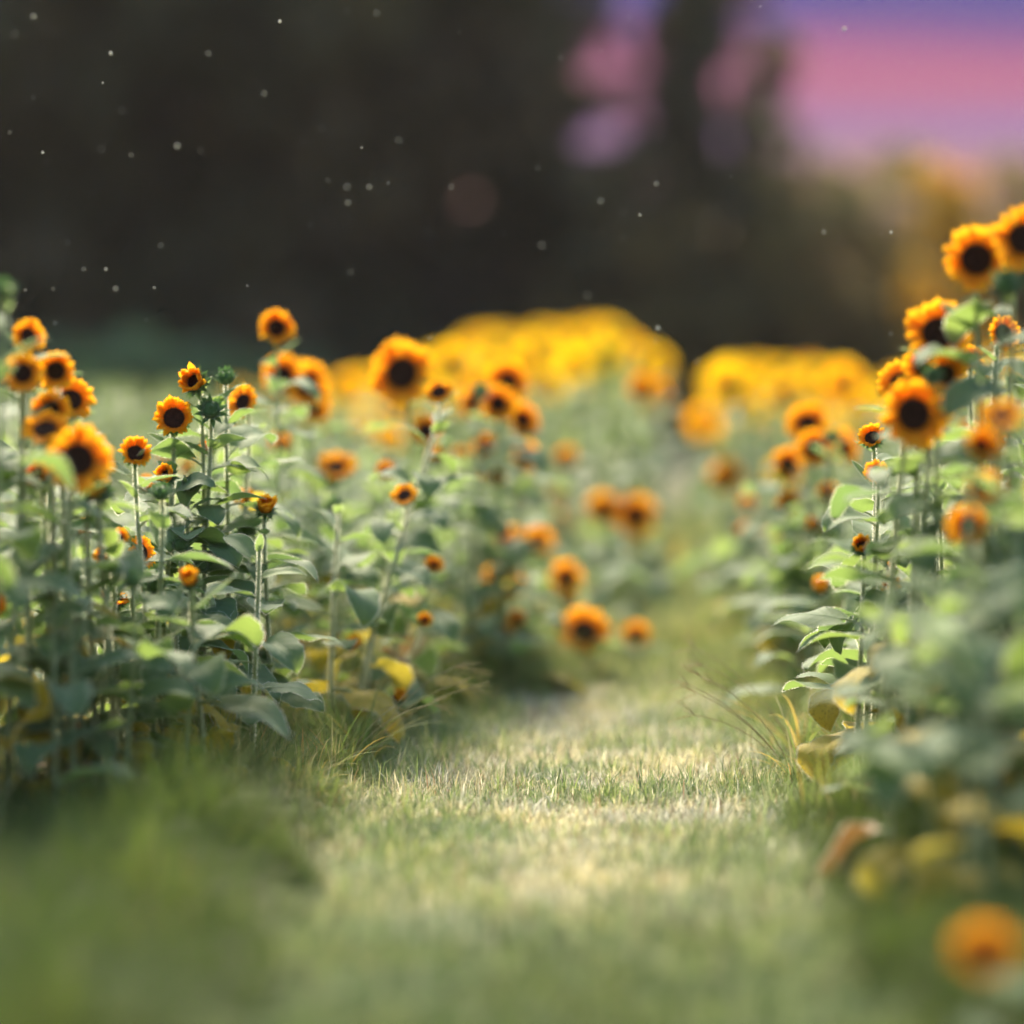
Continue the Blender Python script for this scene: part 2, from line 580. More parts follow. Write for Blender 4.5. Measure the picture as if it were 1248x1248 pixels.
# ------------------------------------------------------------------ sunflower pieces
def leaf_mesh(name, mat, W, droop, fold, wave, seed, petiole=.28):
    """unit leaf, blade about 1 long, growing along +X from the stem at the origin, upper face +Z"""
    r = random.Random(seed)
    b = MB()
    rise = .75
    pp = []
    for i in range(5):
        t = i / 4
        pp.append(Vector((petiole * t, 0, petiole * (rise * t - .35 * t * t))))
    b.tube(pp, [.022, .02, .018, .017, .016], 5, 1, cap=False)
    nu, nv = 11, 7
    ang = .30
    p = pp[-1].copy()
    mids, dirs = [], []
    for i in range(nu):
        mids.append(p.copy())
        d = Vector((math.cos(ang), 0, math.sin(ang)))
        dirs.append(d)
        p = p + d / (nu - 1)
        ang -= droop / (nu - 1) * (1.3 if i > 3 else .7)
    twist = r.uniform(-.35, .35)
    pts, uv = [], []
    for i in range(nu):
        t = i / (nu - 1)
        w = W * .5 * 2.05 * (t + .015) ** .42 * (1 - t) ** .80 if t < 1 else 0
        w *= 1 + .05 * math.sin(i * 2.6 + seed)
        d = dirs[i]
        nrm = Vector((-d.z, 0, d.x))
        for j in range(nv):
            s = (j / (nv - 1) - .5) * 2
            back = -.10 * (1 - t) ** 6 * abs(s) ** 1.5
            z = fold * abs(s) * w * (1 - .3 * abs(s)) + wave * w * math.sin(t * 9 + seed + (2 if s > 0 else 0)) * abs(s) ** 2
            z += twist * s * w * t
            pts.append(mids[i] + d * back + Vector((0, s * w, 0)) + nrm * z)
            uv.append((s * .5 + .5, t))
    b.grid(pts, nu, nv, 0, uv)
    for i in range(nu - 1):                       # pale hairs along the margin
        for j in (0, nv - 1):
            a_, c_ = pts[i * nv + j], pts[(i + 1) * nv + j]
            inn = pts[i * nv + nv // 2]
            for q in range(9):
                p0 = a_.lerp(c_, (q + r.random()) / 9)
                o_ = (p0 - inn)
                if o_.length < 1e-4:
                    continue
                o_ = o_.normalized() * r.uniform(.015, .034) + Vector((0, 0, r.uniform(-.012, .012)))
                e_ = (c_ - a_).normalized() * .005
                b.add([p0 - e_, p0 + e_, p0 + o_], [(0, 1, 2)], 2)
    return b.mesh(name, [mat, STEM, HAIR])


LEAVES, YOUNG, YELLOW, DRY = [], [], [], []
shape = [(.62, 1.0, .30, .10), (.70, 1.5, .22, .14), (.55, .55, .42, .08), (.66, 1.9, .15, .18), (.74, 1.25, .5, .12), (.58, .9, -.12, .16)]
for k, (W_, dr, fo, wa) in enumerate(shape):
    LEAVES.append(leaf_mesh('leaf_blade', LEAF, W_, dr, fo, wa, k + 1))
for k, (W_, dr, fo, wa) in enumerate([(.40, .35, .5, .06), (.46, .8, .35, .1), (.36, -.1, .55, .05)]):
    YOUNG.append(leaf_mesh('young_leaf_blade', LEAF_YOUNG, W_, dr, fo, wa, k + 11, .16))
for k, (W_, dr, fo, wa) in enumerate([(.70, 2.1, .3, .2), (.62, 1.6, -.2, .22)]):
    YELLOW.append(leaf_mesh('yellow_leaf_blade', LEAF_YELLOW, W_, dr, fo, wa, k + 21))
    DRY.append(leaf_mesh('dry_leaf_blade', LEAF_DRY, W_ * .8, dr + .7, .7, .35, k + 31))


def petal_pts(W, cup, bend, seed, nu=6, nv=5):
    pts, uv = [], []
    r = random.Random(seed)
    tw = r.uniform(-.25, .25)
    ang = .10
    x, z = 0.0, 0.0
    for i in range(nu):
        t = i / (nu - 1)
        w = W * .5 * (.45 + .55 * math.sin(math.pi * min(1, t * .62 + .12) ** .9)) * (1 - max(0, (t - .66) / .34) ** 2.6 * .97)
        for j in range(nv):
            s = (j / (nv - 1) - .5) * 2
            pts.append(Vector((x, s * w, z + cup * w * s * s + tw * s * w * t + .03 * math.cos(s * 6) * W)))
            uv.append((s * .5 + .5, t))
        x += math.cos(ang) / (nu - 1)
        z += math.sin(ang) / (nu - 1)
        ang += bend / (nu - 1)
    return pts, uv, nu, nv


PETAL_SHAPES = [(.40, .4, -.3), (.43, .3, -.1), (.36, .5, .35), (.41, .35, -.5), (.38, .5, .6), (.44, .25, .1)]
PETALS = {}
for mt in (PETAL, PETAL_YELLOW):
    PETALS[mt.name] = []
    for k, (W_, cu, be) in enumerate(PETAL_SHAPES):
        b = MB()
        p_, u_, a_, c_ = petal_pts(W_, cu, be, k)
        b.grid(p_, a_, c_, 0, u_)
        PETALS[mt.name].append(b.mesh('petal_blade', [mt]))


def petal_slots(open_deg, seed, disc_r=.40, n=21):
    """matrices of the ray petals of a head of radius 1 that faces +Z"""
    r = random.Random(seed)
    out = []
    for ring in range(2):
        for k in range(n):
            if r.random() < .04:
                continue
            az = 2 * math.pi * (k + .5 * ring) / n + r.uniform(-.07, .07)
            tilt = math.radians(open_deg + (7 if ring else 0) + r.gauss(0, 7))
            ln = (1 - disc_r) * r.uniform(.90, 1.12) * (1.0 if ring == 0 else .88) * (1.15 if open_deg > 40 else 1)
            M = (Matrix.Rotation(az, 4, 'Z') @ Matrix.Translation((disc_r * .97, 0, -.03 + .03 * ring)) @
                 Matrix.Rotation(-tilt, 4, 'Y') @ Matrix.Rotation(r.gauss(0, .15), 4, 'X') @ Matrix.Diagonal((ln, ln * r.uniform(.85, 1.1), ln, 1)))
            out.append((M, r.randrange(len(PETAL_SHAPES))))
    return out


def lathe(b, prof, n=18, m=0):
    pts = [(r * math.cos(2 * math.pi * j / n), r * math.sin(2 * math.pi * j / n), z) for r, z in prof for j in range(n + 1)]
    b.grid(pts, len(prof), n + 1, m)


def spike(b, az, r0, z0, tilt, ln, w, m=0, cup=.3):
    """a pointed bract"""
    M = Matrix.Rotation(az, 4, 'Z') @ Matrix.Translation((r0, 0, z0)) @ Matrix.Rotation(-tilt, 4, 'Y')
    p = [(0, -w * .5, 0), (0, w * .5, 0), (ln * .4, -w * .55, .06 * ln), (ln * .4, 0, .02 - cup * w * .4), (ln * .4, w * .55, .06 * ln), (ln * .75, -w * .2, .03 * ln), (ln * .75, w * .2, .03 * ln), (ln, 0, -.06 * ln)]
    t = [(0, 3, 2), (0, 1, 3), (1, 4, 3), (2, 3, 5), (3, 6, 5), (3, 4, 6), (5, 6, 7)]
    b.add([M @ Vector(q) for q in p], t, m)


def head_back(open_deg, seed):
    r = random.Random(seed)
    b = MB()
    lathe(b, [(.44, .0), (.47, -.06), (.44, -.15), (.32, -.25), (.16, -.32), (.07, -.40), (.06, -.5)])
    for ring, (nn, ln, td) in enumerate(((15, .34, open_deg - 12), (13, .38, open_deg - 38), (9, .42, open_deg - 62))):
        for k in range(nn):
            spike(b, 2 * math.pi * (k + .4 * ring) / nn + r.uniform(-.1, .1), .42 - .05 * ring, -.06 - .06 * ring,
                  math.radians(td + r.gauss(0, 12)), ln * r.uniform(.8, 1.25), .17)
    return b.mesh('flower_head', [CALYX])


def disc_mesh(seed, R=.43):
    r = random.Random(seed)
    b = MB()
    lathe(b, [(R, -.02), (R * .96, .06), (R * .8, .11), (R * .5, .10), (R * .25, .07), (0.001, .06)])
    for k in range(1, 190):
        rr = R * .99 * math.sqrt(k / 190)
        a = k * 2.39996
        h = .055 if rr > R * .72 else (.04 if rr > R * .45 else .022)
        h *= r.uniform(.7, 1.3)
        w = .017
        z = .055 + .05 * math.sin(math.pi * min(1, rr / R) ** .8)
        c = Vector((rr * math.cos(a), rr * math.sin(a), z))
        e1 = Vector((math.cos(a), math.sin(a), 0))
        e2 = Vector((-math.sin(a), math.cos(a), 0))
        b.add([c - e1 * w, c + e2 * w, c + e1 * w, c - e2 * w, c + Vector((0, 0, h)) + e1 * .25 * h], [(0, 1, 4), (1, 2, 4), (2, 3, 4), (3, 0, 4)])
    return b.mesh('disc', [DISC], smooth=False)


def bud_mesh(seed, opening):
    r = random.Random(seed)
    b = MB()
    lathe(b, [(.06, -.75), (.10, -.6), (.45, -.48), (.66, -.2), (.68, .08), (.52, .32), (.25, .42), (.001, .45)], 14)
    for ring, (nn, r0, z0, ln, td) in enumerate(((9, .35, .22, .5, 130), (12, .58, .0, .66, 104 - opening * .5), (13, .66, -.15, .78, 88 - opening), (10, .6, -.35, .85, 58 - opening))):
        for k in range(nn):
            spike(b, 2 * math.pi * (k + .5 * ring) / nn + r.uniform(-.12, .12), r0, z0, math.radians(td + r.gauss(0, 9)), ln * r.uniform(.8, 1.2), .34)
    return b.mesh('bud', [BUDMAT])


BACKS = {k: [head_back(a, s) for s in (1, 2)] for k, a in (('open', 4), ('cup', 28), ('half', 62))}
DISCS = [disc_mesh(s) for s in (1, 2)]
DISC_SMALL = [disc_mesh(s, .34) for s in (3,)]
BUDS = [bud_mesh(1, 8), bud_mesh(2, 30), bud_mesh(3, 0)]
SLOTS = {k: [petal_slots(a, s, dr) for s in range(5)] for k, a, dr in (('open', 6, .40), ('cup', 34, .38), ('half', 68, .34))}
RINGS = {}
for k in SLOTS:
    for mt in (PETAL, PETAL_YELLOW):
        for s, sl in enumerate(SLOTS[k]):
            b = MB()
            for M, pi_ in sl:
                p_, u_, a_, c_ = petal_pts(*PETAL_SHAPES[pi_], pi_, 5, 3)
                b.grid([M @ q for q in p_], a_, c_, 0, u_)
            RINGS[(k, mt.name, s)] = b.mesh('petal_ring', [mt])


def facing(yaw, pitch):
    y_, p_ = math.radians(yaw), math.radians(pitch)
    return Vector((math.sin(y_) * math.cos(p_), -math.cos(y_) * math.cos(p_), math.sin(p_)))


def face_matrix(pos, f, spin, size):
    q = f.to_track_quat('Z', 'Y') @ Quaternion((0, 0, 1), spin)
    return Matrix.Translation(pos) @ q.to_matrix().to_4x4() @ Matrix.Scale(size, 4)


def leaf_matrix(pos, az, lift, size, roll=0.0):
    return (Matrix.Translation(pos) @ Matrix.Rotation(az, 4, 'Z') @ Matrix.Rotation(-lift, 4, 'Y') @ Matrix.Rotation(roll, 4, 'X') @ Matrix.Scale(size, 4))


def stem_path(base, top, f, back, n=14):
    """from the foot up to the back of the head; the neck bends to the head's facing"""
    end = top - f * back
    p0, p3 = base, end
    h = max(.05, (end - base).length)
    p1 = base + Vector((0, 0, h * .45))
    p2 = end + (Vector((0, 0, -1)) * .8 - f * .35) * min(.16, h * .3)
    out = []
    for i in range(n):
        t = i / (n - 1)
        out.append(p0 * (1 - t) ** 3 + p1 * 3 * t * (1 - t) ** 2 + p2 * 3 * t * t * (1 - t) + p3 * t ** 3)
    return out


def fuzz_mesh(path, rad, r):
    """pale hairs standing off a stem"""
    v, t = [], []
    for i in range(len(path) - 1):
        a, b_ = path[i], path[i + 1]
        d = (b_ - a)
        ln = d.length
        if ln < 1e-5:
            continue
        d.normalize()
        e1 = d.cross(Vector((.3, .9, .1))).normalized()
        e2 = d.cross(e1)
        for k in range(int(ln * 4400)):
            th = r.uniform(0, 2 * math.pi)
            o = e1 * math.cos(th) + e2 * math.sin(th)
            s = ((-e1 * math.sin(th) + e2 * math.cos(th)) * r.uniform(-.5, .5) + d * r.uniform(.6, 1)) * .0008
            p = a + d * ln * r.random() + o * rad[i] * .9
            q = p + o * r.uniform(.003, .0072) + d * r.uniform(-.002, .002)
            n_ = len(v)
            v += [p - s, p + s, q]
            t.append((n_, n_ + 1, n_ + 2))
    return arr_mesh('stem_hair', v, t, [HAIR], smooth=False) if t else None


PLANT_COUNT = [0]


def sunflower(base, top, size, f, kind, label, group, seed, leaves=15, petals=False, hairy=False, yellow=False, leaf_size=1.0,
              stem_r=.0075, low=.12, name='sunflower', disc=True, dry=.1):
    """one plant: stem > hairs, leaves, flower head > disc, petals"""
    r = random.Random(seed)
    PLANT_COUNT[0] += 1
    root = link(name, None, label=label, cat='sunflower', group=group)
    root.empty_display_size = .05
    root.location = base
    O = Vector((0, 0, 0))
    T = top - base
    back = size * (.42 if kind != 'bud' else .7)
    path = stem_path(O, T, f, back)
    H = T.z
    rad = [stem_r * (1 - .38 * i / (len(path) - 1)) for i in range(len(path))]
    b = MB()
    b.tube([p + Vector((0, 0, -.03)) if i == 0 else p for i, p in enumerate(path)], rad, 8)
    st = link('stem', b.mesh('stem', [STEM]), root)
    if hairy:
        hm = fuzz_mesh(path, rad, r)
        if hm:
            link('stem_hair', hm, st, kind='stuff')
    az = r.uniform(0, 6.28)
    for k in range(leaves):
        u = low + (.94 - low) * (k + r.uniform(-.3, .3)) / max(1, leaves - 1)
        u = min(.95, max(low * .7, u))
        i = u * (len(path) - 1)
        i0 = min(len(path) - 2, int(i))
        p = path[i0].lerp(path[i0 + 1], i - i0)
        az += 2.39996 + r.uniform(-.4, .4)
        if u > .90:
            me, sz, lift = r.choice(YOUNG), r.uniform(.06, .085), r.uniform(.15, .6)
        elif u > .76:
            me, sz, lift = r.choice(YOUNG + LEAVES[:3]), r.uniform(.085, .135), r.uniform(0, .45)
        else:
            me, sz, lift = r.choice(LEAVES), r.uniform(.14, .225) * (1.05 - .25 * abs(u - .45)), r.uniform(-.35, .25)
            if u < .34 and r.random() < .30 + dry:
                me = r.choice(YELLOW)
                lift -= .3
            elif u < .22 and r.random() < .35:
                me = r.choice(DRY)
                lift -= .6
            elif r.random() < .012:
                me = r.choice(YELLOW)
        link('leaf', me, root, leaf_matrix(p, az, lift, sz * leaf_size, r.uniform(-.35, .35)))
    hm_ = face_matrix(T, f, r.uniform(0, 6.28), size)
    mt = PETAL_YELLOW if yellow else PETAL
    if kind == 'bud':
        link('bud', r.choice(BUDS), root, hm_)
    elif kind != 'none':
        hd = link('flower_head', r.choice(BACKS[kind]), root, hm_)
        link('disc', r.choice(DISC_SMALL if kind == 'half' else DISCS), hd)
        s = r.randrange(5)
        if petals:
            for M, pi_ in SLOTS[kind][s]:
                link('petal', PETALS[mt.name][pi_], hd, M)
        else:
            link('petal_ring', RINGS[(kind, mt.name, s)], hd)
    return root


def clamp_side(x, y):
    le, re = left_edge(y), right_edge(y)
    if le < x < re:
        return le - .02 if x - le < re - x else re + .02
    return x


LG, RG, CG = 'sunflowers in the row left of the path', 'sunflowers in the row right of the path', 'far sunflowers at the bend of the path'
# px, py, diameter px, depth, yaw, pitch, kind, leaves, label
HERO = [
    # left, in or near focus
    (212, 510, 52, 9.0, 8, 18, 'cup', 13, 'sharp orange sunflower with dark disc, lowest bloom of the focused left cluster', 1),
    (238, 466, 40, 9.05, -18, 14, 'half', 12, 'small cupped orange sunflower facing left beside a spiky green bud', 1),
    (275, 459, 27, 9.15, 5, 70, 'bud', 12, 'spiky pale green sunflower bud pointing up, topmost of the focused cluster', 1),
    (257, 499, 27, 9.0, 3, 22, 'bud', 14, 'round dark green sunflower bud beneath the small cupped bloom', 1),
    (296, 490, 44, 9.5, -30, 20, 'open', 12, 'orange sunflower half hidden behind the stem of the spiky green bud', 1),
    (204, 580, 30, 8.9, -15, 20, 'half', 12, 'half opened sunflower with few orange petals in a dark calyx', 1),
    (232, 590, 22, 8.95, 20, 10, 'bud', 12, 'small dark green bud low between the two tall focused stems', 1),
    (221, 664, 24, 8.8, 5, 40, 'bud', 9, 'low dark bud with one orange petal tip showing among the stems', 1),
    (323, 621, 33, 9.1, 15, 58, 'half', 9, 'small orange sunflower seen from the side at right of the focused cluster', 1),
    (337, 400, 45, 10.4, 5, 10, 'cup', 13, 'orange sunflower standing alone on a tall pale stem above the left row', 1),
    (165, 553, 42, 8.5, 12, 30, 'cup', 11, 'orange sunflower with tilted cup left of the sharpest bloom', 1),
    (172, 672, 44, 8.6, 60, 20, 'open', 8, 'yellow orange sunflower facing right low in the left row', 1),
    (196, 600, 26, 8.3, -10, 60, 'bud', 10, 'pale green leafy bud on a thick stem before the focused cluster', 1),
    (535, 478, 38, 9.9, -15, 42, 'open', 12, 'small sharp orange sunflower at right of the large round bloom', 1),
    (493, 604, 36, 9.7, -22, 45, 'open', 8, 'small orange sunflower tipped upwards below the large round bloom', 1),
    (323, 800, 18, 9.2, 20, 50, 'bud', 8, 'tiny bud hidden among yellowing leaves at the foot of the left cluster', 0),
    # left foreground, soft
    (34, 410, 46, 7.9, 40, 10, 'open', 12, 'orange sunflower behind a green leaf, topmost bloom at the left border', 0),
    (28, 455, 52, 7.8, 0, 8, 'open', 11, 'orange sunflower cut by the left border below the topmost one', 0),
    (68, 452, 50, 8.0, 0, 8, 'open', 11, 'orange sunflower next to the one cut by the left border', 0),
    (86, 488, 60, 8.15, 12, 25, 'open', 11, 'yellow orange sunflower tilted up above the largest left bloom', 0),
    (62, 500, 50, 7.9, 5, 12, 'open', 11, 'orange sunflower with dark disc in the middle of the left border group', 0),
    (55, 524, 62, 7.8, -5, 52, 'open', 10, 'orange sunflower seen edge on just above the largest left bloom', 0),
    (95, 560, 86, 7.6, 28, 12, 'open', 10, 'largest orange sunflower of the left border group with big dark disc', 0),
    (108, 585, 52, 7.9, 20, 35, 'open', 9, 'orange sunflower peeking out below the largest left bloom', 0),
    (45, 580, 42, 8.0, -20, 30, 'cup', 9, 'yellow sunflower fragment between stems under the left border group', 0),
    (120, 600, 30, 7.9, 10, 30, 'bud', 8, 'dark green drooping bud under the largest left bloom', 0),
    (145, 655, 24, 8.3, 40, 30, 'cup', 8, 'tiny yellow orange bloom left of the low bloom facing right', 0),
    (125, 678, 24, 8.3, -30, 30, 'cup', 8, 'tiny orange bloom lowest in the left row near the border', 0),
    (6, 352, 30, 7.3, 10, 70, 'bud', 12, 'tall leafy green bud in the upper left at the picture border', 0),
    # left, behind the focus
    (345, 458, 56, 11.0, -20, 8, 'open', 11, 'blurred orange sunflower behind the tall pale stem', 0),
    (374, 468, 60, 11.2, 15, 12, 'open', 11, 'blurred orange sunflower right of the tall pale stem', 0),
    (382, 495, 46, 11.4, 30, 15, 'open', 10, 'blurred orange sunflower lowest of the group at the tall pale stem', 0),
    (410, 570, 54, 11.3, 5, 55, 'open', 10, 'blurred orange sunflower seen edge on between two green gaps', 0),
    (490, 455, 84, 10.8, -12, 8, 'open', 12, 'large round orange sunflower with big dark disc left of the centre', 0),
    (519, 525, 40, 10.6, 10, 20, 'open', 9, 'orange sunflower half hidden behind a broad leaf under the large round bloom', 0),
    (618, 466, 56, 11.6, 8, 14, 'open', 11, 'blurred orange sunflower, upper of the trio right of the pale stem', 0),
    (607, 492, 48, 11.3, 0, 8, 'open', 11, 'orange sunflower with clear dark disc, middle of the central trio', 0),
    (637, 512, 46, 11.7, 25, 15, 'open', 11, 'blurred orange sunflower, lowest of the central trio', 0),
    (575, 490, 42, 11.6, -50, 10, 'open', 10, 'narrow orange sunflower turned left beside the central trio', 0),
    (585, 476, 20, 11.2, 0, 60, 'bud', 12, 'green bud on a pale stem between the large bloom and the central trio', 0),
    (640, 556, 42, 11.8, 35, 15, 'open', 9, 'blurred orange sunflower below the central trio', 0),
    (592, 545, 34, 11.6, -25, 25, 'cup', 9, 'blurred small orange sunflower crossed by the pale central stem', 0),
    (606, 583, 24, 11.6, 10, 30, 'cup', 8, 'tiny blurred bloom under the central trio', 0),
    (528, 690, 26, 10.2, 20, 40, 'cup', 7, 'little orange bloom half way down the central dark stem', 0),
    (517, 757, 22, 10.0, 20, 40, 'cup', 6, 'tiny orange bloom low on the central left margin', 0),
    (432, 788, 26, 10.2, 5, 60, 'half', 6, 'small lone orange bloom above the grass left of the path', 0),
    (485, 851, 22, 9.8, 25, 50, 'half', 5, 'tiniest orange bloom down at the edge of the path', 0),
    # centre, far blurred
    (622, 664, 48, 12.6, -10, 15, 'open', 7, 'blurred orange sunflower, left of the pair at mid height in the centre', 0),
    (655, 660, 44, 12.9, 15, 15, 'open', 7, 'blurred orange sunflower, right of the pair at mid height in the centre', 0),
    (611, 710, 56, 12.0, 5, 10, 'open', 6, 'blurred yellow orange sunflower below the pair in the centre', 0),
    (690, 703, 44, 12.4, 0, 20, 'open', 6, 'blurred orange sunflower right of the lower centre bloom', 0),
    (712, 770, 68, 11.7, 10, 35, 'open', 5, 'wide blurred orange sunflower lowest in the centre above the path', 0),
    (612, 770, 28, 11.6, 0, 30, 'cup', 5, 'small blurred bloom near the ground left of the wide low one', 0),
    (775, 775, 40, 12.2, 0, 30, 'open', 4, 'faint blurred bloom beside the pinch of the path', 0),
    (775, 628, 56, 14.0, 0, 10, 'open', 6, 'blurred orange sunflower left of the narrow gap', 0),
    (735, 620, 46, 14.0, 10, 20, 'open', 6, 'darker blurred orange sunflower left of the narrow gap', 0),
    (690, 558, 28, 14.0, 0, 20, 'cup', 7, 'small reddish blurred bloom right of the central trio', 0),
    (782, 472, 36, 14.0, 10, 5, 'open', 9, 'yellow sunflower with brown disc at the right end of the far left mass', 0),
    (803, 476, 28, 14.5, 30, 10, 'open', 8, 'small orange sunflower at the very end of the far left mass', 0),
    # right, near and soft
    (1190, 316, 84, 7.7, -6, 6, 'open', 14, 'big orange sunflower with dark disc at the top of the right row', 0),
    (1246, 291, 82, 7.6, 10, 6, 'open', 13, 'big orange sunflower cut by the right border at the top', 0),
    (1226, 346, 38, 7.5, 0, 40, 'bud', 13, 'round green bud beside the topmost right blooms', 0),
    (1143, 406, 84, 7.9, -5, 18, 'open', 12, 'orange sunflower with a leaf across its dark disc in the right row', 0),
    (1128, 446, 58, 7.95, 4, 10, 'open', 11, 'orange sunflower behind a small green bud in the right row', 0),
    (1152, 456, 50, 7.75, 12, 8, 'cup', 11, 'small cupped orange sunflower right of a green bud in the right row', 0),
    (1137, 458, 24, 7.6, -10, 20, 'bud', 10, 'green bud between two orange blooms in the right row', 0),
    (1098, 468, 62, 8.1, -25, 25, 'open', 11, 'orange sunflower peeking above the largest right bloom', 0),
    (1113, 505, 90, 7.6, 12, 8, 'open', 11, 'largest orange sunflower of the right row with round dark disc', 0),
    (1063, 534, 36, 8.7, -20, 35, 'cup', 10, 'small sharp orange sunflower left of the largest right bloom', 1),
    (1068, 575, 32, 8.5, -20, 20, 'open', 9, 'orange bloom half hidden by a leaf under the small sharp one', 0),
    (1222, 406, 46, 8.4, 20, 10, 'open', 11, 'backlit yellow sunflower near the right border behind a broad leaf', 0),
    (1182, 438, 34, 8.3, -10, 20, 'cup', 10, 'small yellow orange bloom behind stems in the right row', 0),
    (1221, 508, 62, 6.9, 0, 60, 'open', 9, 'blurred orange sunflower edge on near the right border', 0),
    (1195, 545, 50, 6.9, 20, 30, 'cup', 8, 'pale blurred bloom below the edge on one at the right border', 0),
    (1200, 594, 52, 7.0, -10, 40, 'open', 8, 'blurred orange sunflower in the right foreground, upper of two', 0),
    (1180, 641, 54, 7.0, -20, 15, 'open', 7, 'blurred orange sunflower in the right foreground, lower of two', 0),
    (1200, 1162, 92, 5.1, -10, 45, 'open', 4, 'drooping orange sunflower near the ground in the lower right corner', 0),
    # right, behind the focus
    (984, 517, 56, 11.4, -8, 16, 'open', 11, 'blurred orange sunflower, upper of the right middle trio', 0),
    (992, 546, 48, 11.2, 5, 8, 'open', 10, 'orange sunflower with dark disc, middle of the right middle trio', 0),
    (960, 566, 44, 11.5, 20, 12, 'open', 10, 'blurred orange sunflower, lowest of the right middle trio', 0),
    (1028, 545, 46, 11.6, 45, 10, 'open', 10, 'narrow orange sunflower turned right beside the right middle trio', 0),
    (1014, 533, 20, 11.1, 0, 60, 'bud', 11, 'small green bud on the pale stem of the right middle group', 0),
    (961, 613, 34, 11.4, -30, 20, 'open', 8, 'blurred orange sunflower below the right middle trio', 0),
    (1008, 600, 26, 11.3, 0, 20, 'cup', 8, 'small orange bloom at the pale stem in the right row', 0),
    (992, 640, 20, 11.2, 0, 30, 'cup', 7, 'tiny orange bloom below the right middle trio', 0),
    (1000, 718, 28, 10.4, 0, 45, 'half', 6, 'small lone orange bloom low on the right margin', 0),
    (1086, 688, 22, 9.2, 25, 40, 'half', 7, 'tiny orange bloom on the dark stem at right', 0),
    (910, 614, 22, 13.0, 0, 20, 'cup', 7, 'small reddish blurred bloom, upper of two right of the gap', 0),
    (907, 648, 20, 13.0, 0, 20, 'cup', 6, 'small reddish blurred bloom, lower of two right of the gap', 0),
    (885, 580, 44, 15.0, 0, 10, 'open', 7, 'yellow blurred sunflower right of the narrow gap', 0),
]
hero_heads = []
for k, (px, py, d, Y, yaw, pitch, kind, nl, label, sharp) in enumerate(HERO):
    top = pix(px, py, Y)
    size = d * Y / FPX / 2
    if kind == 'half':
        size *= 1.42
    elif kind == 'cup':
        size *= 1.2
    elif kind == 'open':
        size *= 1.06
    elif kind == 'bud':
        size *= 1.2
    bx = clamp_side(top.x + rnd.uniform(-.05, .05) * max(.3, top.z), Y)
    base = Vector((bx, Y + rnd.uniform(.0, .12), -.01))
    side = LG if top.x < left_edge(Y) + .2 else RG
    if Y > 12.5:
        side = CG
    nearf = abs(Y - 9) < 1.1
    sunflower(base, top, size, facing(yaw, pitch), kind, label, side, 100 + k, leaves=int(nl * (1.6 if sharp else 1.15)), petals=(d >= 34 and Y < 12.2 and kind != 'bud') or bool(sharp),
              hairy=nearf, stem_r=.0078 if Y > 8.2 else .009, leaf_size=.92)
    hero_heads.append((px, py, d, Y))

# ------------------------------------------------------------------ the plants between them
SKY_L = [(-60, 470), (0, 480), (60, 590), (120, 625), (180, 610), (240, 560), (300, 540), (360, 545), (430, 560), (500, 545), (560, 560), (640, 590), (700, 610), (760, 650), (810, 690), (845, 720)]
SKY_R = [(845, 720), (880, 670), (940, 630), (1000, 610), (1050, 605), (1100, 585), (1160, 540), (1200, 470), (1250, 420), (1310, 400)]


def skyline(px):
    return interp(px, SKY_L + SKY_R[1:])


placed = [Vector((0, 0))]
FILL = []


def try_fill(Y, X, mind):
    for q in placed:
        if (q.x - X) ** 2 + (q.y - Y) ** 2 < mind * mind:
            return False
    placed.append(Vector((X, Y)))
    FILL.append((X, Y))
    return True


for it in range(9000):
    if len(FILL) >= 195:
        break
    Y = 6.1 + (15.5 - 6.1) * rnd.random() ** 1.25
    half = 624 / FPX * Y + .18
    X = rnd.uniform(-half, half)
    le, re = left_edge(Y) - .06, right_edge(Y) + .06
    if Y < 8.0:
        pass
    if Y < 8.6:
        le -= .42 * (8.6 - Y)
    if le < X < re:
        continue
    try_fill(Y, X, .17 if Y < 9 else .24)

ZONE = [(0, 120, 'at the left border'), (120, 200, 'left of the focused cluster'), (200, 310, 'around the focused cluster'), (310, 400, 'under the tall lone bloom'),
        (400, 545, 'below the large round bloom'), (545, 680, 'below the central trio'), (680, 850, 'left of the narrow gap'), (850, 940, 'right of the narrow gap'),
        (940, 1050, 'below the right middle trio'), (1050, 1150, 'under the largest right bloom'), (1150, 1260, 'at the right border')]


def fill_label(px, Y, z, kk):
    zone = next((t for a, b_, t in ZONE if a <= px < b_), ZONE[0][2] if px < 0 else ZONE[-1][2])
    size_ = 'short' if z < .62 else 'tall' if z > 1.0 else 'mid height'
    look = {'n': 'bloomless sunflower stalk', 'b': 'sunflower stalk in bud', 'o': 'small bloomed sunflower'}[kk]
    dep = 'soft near ' if Y < 8.0 else 'blurred rear ' if Y > 11 else ''
    return f'{size_} {dep}{look} {zone}'


